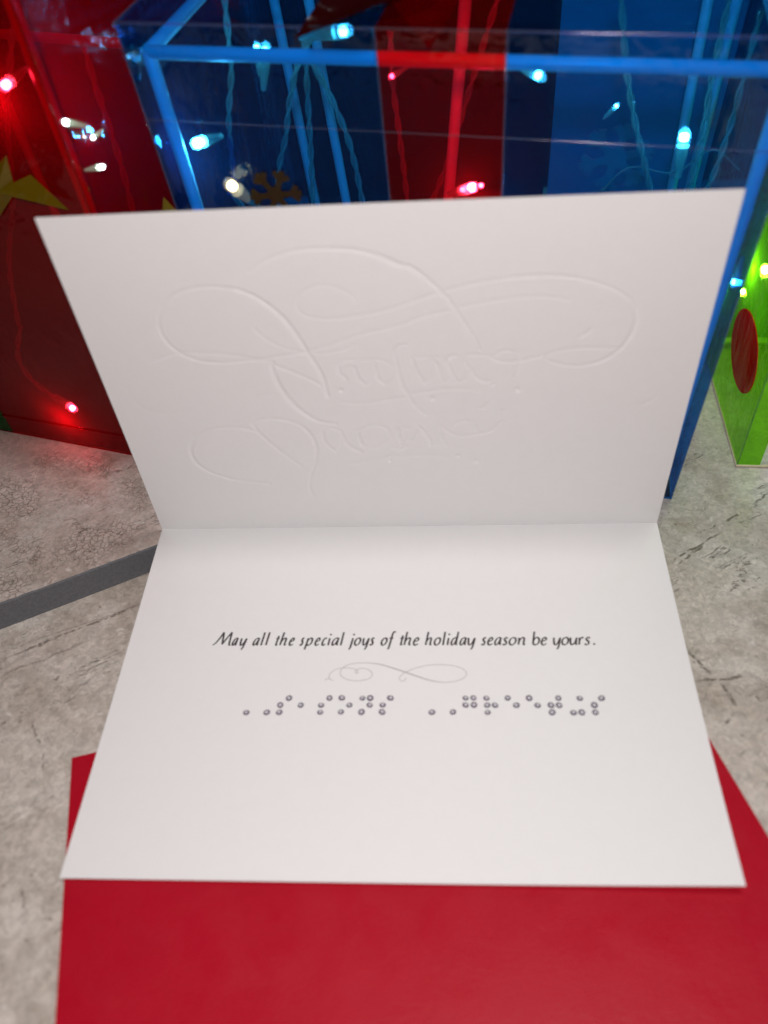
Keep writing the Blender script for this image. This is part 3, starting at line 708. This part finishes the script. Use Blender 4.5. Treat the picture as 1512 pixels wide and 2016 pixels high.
# ---- green box at the right
GF = onz(1450, 918, 0.2); GB = onz(1400, 742, 0.2); gw = nrm(GB - GF); gu = np.array([gw[1], -gw[0], 0.0])
gn_pl = nrm(np.cross(gu, np.array([0, -.03, 1.0]))); gT = onp(1512, 739, GF, gn_pl); gup = nrm(gT - GF)
GH = 128.0; GT = GF + gup * GH / gup[2]
HG = Hexa({(0,0,0): GF, (1,0,0): GF + gu * 85, (0,0,1): GT, (1,0,1): GT + gu * 90, (0,1,0): GF + gw * 92, (1,1,0): GF + gw * 92 + gu * 85, (0,1,1): GT + gw * 92, (1,1,1): GT + gw * 92 + gu * 90})
gb = empty('gift_box', (GF[0], GF[1], 0), 'see-through green gift box with red oval dots beside the blue box', 'gift box')
HG.sheet('side_panel', 'a', 0, (0, 1), (0, 1), M_green, gb); HG.sheet('side_panel', 'a', 1, (0, 1), (0, 1), M_green, gb)
HG.sheet('front_panel', 'b', 0, (0, .10), (0, 1), M_green, gb); cp = HG.sheet('front_panel', 'b', 0, (.101, .17), (0, 1), M_clear, gb); cp['label'] = 'narrow clear window strip'
HG.sheet('front_panel', 'b', 0, (.171, 1), (0, 1), M_greendark, gb)
HG.sheet('back_panel', 'b', 1, (0, 1), (0, 1), M_green, gb); HG.sheet('top_panel', 'c', 1, (0, 1), (0, 1), M_green, gb)
frame_tubes(HG, gb, 1.6, i=.03, top=.05, bot=.03, skip=[('d', False, False), ('w', False, False), ('h', False, False)])
M_cream = plain('cream_piping', (.62, .55, .36), .5)
HG.tube('piping', (0, 0, 0.004), (1, 0, 0.004), .55, M_cream, gb); HG.tube('piping', (0, 0, 0.004), (0, 1, 0.004), .55, M_cream, gb)
HG.tube('weld_seam', (0, 0, 0), (0, 0, 1), .4, M_seam, gb)
def oval(b, c, rb_, rc_, th=.3):
    P = [HG(-.004, b + rb_ * math.cos(w), c + rc_ * math.sin(w)) for w in np.linspace(0, 2 * math.pi, 32, endpoint=False)]
    v, f = slab(P, -gu, th); mesh('red_dot', v, f, M_dot, gb)
def oval_px(cx, cy, rx, ry, sl):
    P0 = HG(-.004, 0, 0); nn = nrm(np.cross(HG(0, 1, 0) - HG(0, 0, 0), HG(0, 0, 1) - HG(0, 0, 0)))
    P = [onp(cx + rx * math.cos(w) - sl * ry * math.sin(w), cy + ry * math.sin(w), P0, nn) for w in np.linspace(0, 2 * math.pi, 36, endpoint=False)]
    v, f = slab(P, nn, .3); mesh('red_dot', v, f, M_dot, gb)
oval_px(1466, 691, 26, 84, .0)

# ------------------------------------------------------------------ light strings
def twist(pts, r, root, off=.62, pitch=17.0, dense=12):
    sp = spline(pts, dense); parts = []; Ltot = 0; acc = [0]
    for i in range(1, len(sp)): Ltot += np.linalg.norm(sp[i] - sp[i - 1]); acc.append(Ltot)
    for ph in (0, math.pi):
        P = []
        for i, p in enumerate(sp):
            t = nrm(sp[min(i + 1, len(sp) - 1)] - sp[max(i - 1, 0)]); a = nrm(np.cross(t, [0.3, 1, .2])); b = np.cross(t, a)
            w = 2 * math.pi * acc[i] / pitch + ph; P.append(p + off * (a * math.cos(w) + b * math.sin(w)))
        parts.append(sweep(P, r * 1.15, 7))
    v, f = merge(parts); mesh('twisted_wire', v, f, M_wire, root, True)
def bulb(P, d, root, mat=None, s=1.0, power=True):
    """clear-capped bulb: sleeve, lens, glowing core; d points out of the tip"""
    mat = mat or M_led; d = nrm(d); s = s * .8
    v, f = sweep([P - d * 15 * s, P - d * 9 * s, P - d * 4.2 * s, P - d * 4 * s], [1.0 * s, 1.7 * s, 2.1 * s, 1.6 * s], 12)
    o = mesh('bulb', v, f, M_wire, root, True)
    v, f = sweep([P - d * 4.5 * s, P - d * 4.2 * s, P, P + d * 1.3 * s, P + d * 2.0 * s], [1.9 * s, 2.05 * s, 1.95 * s, 1.4 * s, .3 * s], 14)
    mesh('lens', v, f, M_lens, o, True)
    v, f = sweep([P - d * 2.6 * s, P - d * 2.2 * s, P - d * .6 * s, P], [.5 * s, 1.4 * s, 1.45 * s, .4 * s], 10)
    mesh('led_core', v, f, mat, o, True)
    return o
c0 = HB(.5, .5, .02)
ls = empty('light_string', tuple(c0), 'string of cool white bulbs on clear twisted wire hanging inside the blue box', 'string lights')
def wb(path): twist([onb(x, y, dp) for x, y, dp in path], .55, ls)
wb([(436,-60,50),(448,60,48),(455,140,48),(450,240,50),(458,330,54),(468,430,58),(480,560,60)])
wb([(592,60,42),(606,110,42),(640,170,44),(680,260,48),(700,330,52),(720,420,56),(770,560,60)])
wb([(640,40,46),(592,110,46),(570,200,50),(562,270,52),(549,330,55),(543,420,58),(530,540,62)])
wb([(600,70,60),(606,200,60),(612,300,62),(616,420,64),(620,560,66)])
wb([(1222,-20,56),(1234,140,56),(1250,240,58),(1266,310,60),(1285,400,64),(1300,520,66)])
wb([(1440,-20,60),(1402,150,62),(1382,270,64),(1352,400,68),(1330,520,70)])
wb([(1500,20,76),(1465,150,74),(1440,240,72),(1402,350,70),(1350,450,72)])
wb([(768,60,50),(772,155,52),(788,280,56),(802,400,60),(810,520,62)])
wb([(985,-20,60),(932,150,60),(884,310,62),(842,420,64),(800,540,66)])
wb([(452,380,40),(480,410,44),(520,470,48)])
rw_ = random.Random(11)
def loose(path, dep, rad=.5):
    sp = spline([onb(x + rw_.uniform(-6, 6), y + rw_.uniform(-6, 6), dep + rw_.uniform(-6, 6)) for x, y in path], 10)
    v, f = sweep(sp, rad, 6); mesh('loose_wire', v, f, M_wire, ls, True)
loose([(1180, 380), (1240, 330), (1330, 340), (1400, 300), (1460, 330)], 80, .45)
def bl(px, py, dep, dpx, dpy, dd=0, mat=None, s=1.0):
    P = onb(px, py, dep); Q = onb(px + dpx, py + dpy, dep + dd); bulb(P, Q - P, ls, mat, s)
bl(385, 283, 9, -40, 12, -10, M_led_hot, 1.2); bl(318, 287, 30, -20, 10, 10, M_led_dim, .7)
bl(523, 92, 40, 2, -40, 0, M_led_dim, 1.15); bl(505, 88, 44, -4, -40, 0, M_led_dim, .8)
bl(684, 60, 36, 40, -6, 0, M_led_dim, 1.3); bl(1066, 152, 36, 30, 18, 0, M_led_dim, 1.1)
bl(1348, 262, 40, 6, -40, 0, M_led, 1.2); bl(1472, 408, 40, 10, -30, 0, M_led_dim, 1.2)
bl(452, 362, -5, -18, -14, -3, M_led_warm, 1.35)
bl(934, 368, 5, 30, -8, -3, M_led_hot); bl(914, 372, 9, 26, -8, -2, M_led, .6); bl(950, 364, 4, 20, -8, 0, M_led, .45); bl(768, 152, 40, -10, 6, 0, M_led_dim, .6)
bl(1384, 655, 6, 12, -30, 0, M_led_dim, .8); bl(1445, 560, 10, -6, 20, 0, M_led_dim, .8); bl(1216, 206, 50, 10, -10, 0, M_led_dim, .5)  # smallest one is no real bulb: glowing piece added for a highlight

rs = empty('light_string', tuple(HR(.5, .5, .02)), 'string of bulbs on clear wire lying inside the red box', 'string lights')
def onr2(px, py, dep): return onp(px, py, RF + rw * dep, rn)
def rbulb(px, py, dep, dpx, dpy, mat=None, s=1.0): P = onr2(px, py, dep); Q = onr2(px + dpx, py + dpy, dep - 3); bulb(P, Q - P, rs, mat, s)
twist([onr2(x, y, d) for x, y, d in [(40,640,22),(35,700,18),(60,745,14),(105,780,12),(128,793,10)]], .55, rs)
twist([onr2(x, y, d) for x, y, d in [(30,-20,30),(20,120,30),(14,250,32),(25,380,34),(18,520,30),(36,640,24)]], .55, rs)
rbulb(146, 806, 6, 26, 20, M_led_hot); rbulb(8, 170, 6, -10, 8, M_led_hot, 1.1)
gs = empty('light_string', tuple(RF + ru * 8 + rw * 20), 'short loop of white bulbs on clear wire hanging between the red and blue boxes', 'string lights')
def ong(px, py, dep): return onp(px, py, RF + rw * dep, rn)
twist([ong(x, y, d) for x, y, d in [(165,90,30),(185,160,30),(215,250,30),(240,330,28),(262,420,26),(290,560,24),(330,700,22),(360,850,20)]], .5, gs)
def gbulb(px, py, dep, dpx, dpy, mat, s): P = ong(px, py, dep); Q = ong(px + dpx, py + dpy, dep); bulb(P, Q - P, gs, mat, s)
gbulb(126, 240, -4, -22, -4, M_led_dim, .6); gbulb(182, 272, 10, -10, 8, M_led_dim, .45); gbulb(203, 328, 4, 10, -2, M_led_dim, .6)
gls = empty('light_string', tuple(HG(.4, .5, .03)), 'string of bulbs on clear wire inside the green box', 'string lights')
def onG(px, py, dep): return onp(px, py, GF + gu * dep, gu)
gi = lambda b, c, a: HG(a, b, c)
twist([gi(.3, .95, .3), gi(.35, .75, .3), gi(.3, .6, .3), gi(.4, .4, .35), gi(.3, .2, .3), gi(.2, .06, .2)], .55, gls)
for b, c, a, s in ((.55, .66, .3, 1.0), (.30, .40, .18, .9), (.5, .85, .5, 1.2)):
    P = gi(b, c, a); bulb(P, P - gi(b + .05, c - .05, a + .1), gls, M_led_hot, s)
for x, y, dp, s in ((1506, 528, 7, 1.3), (1462, 572, 9, .9)):
    P = onG(x, y, dp); bulb(P, P - onG(x + 6, y + 40, dp + 6), gls, M_led_hot, s)
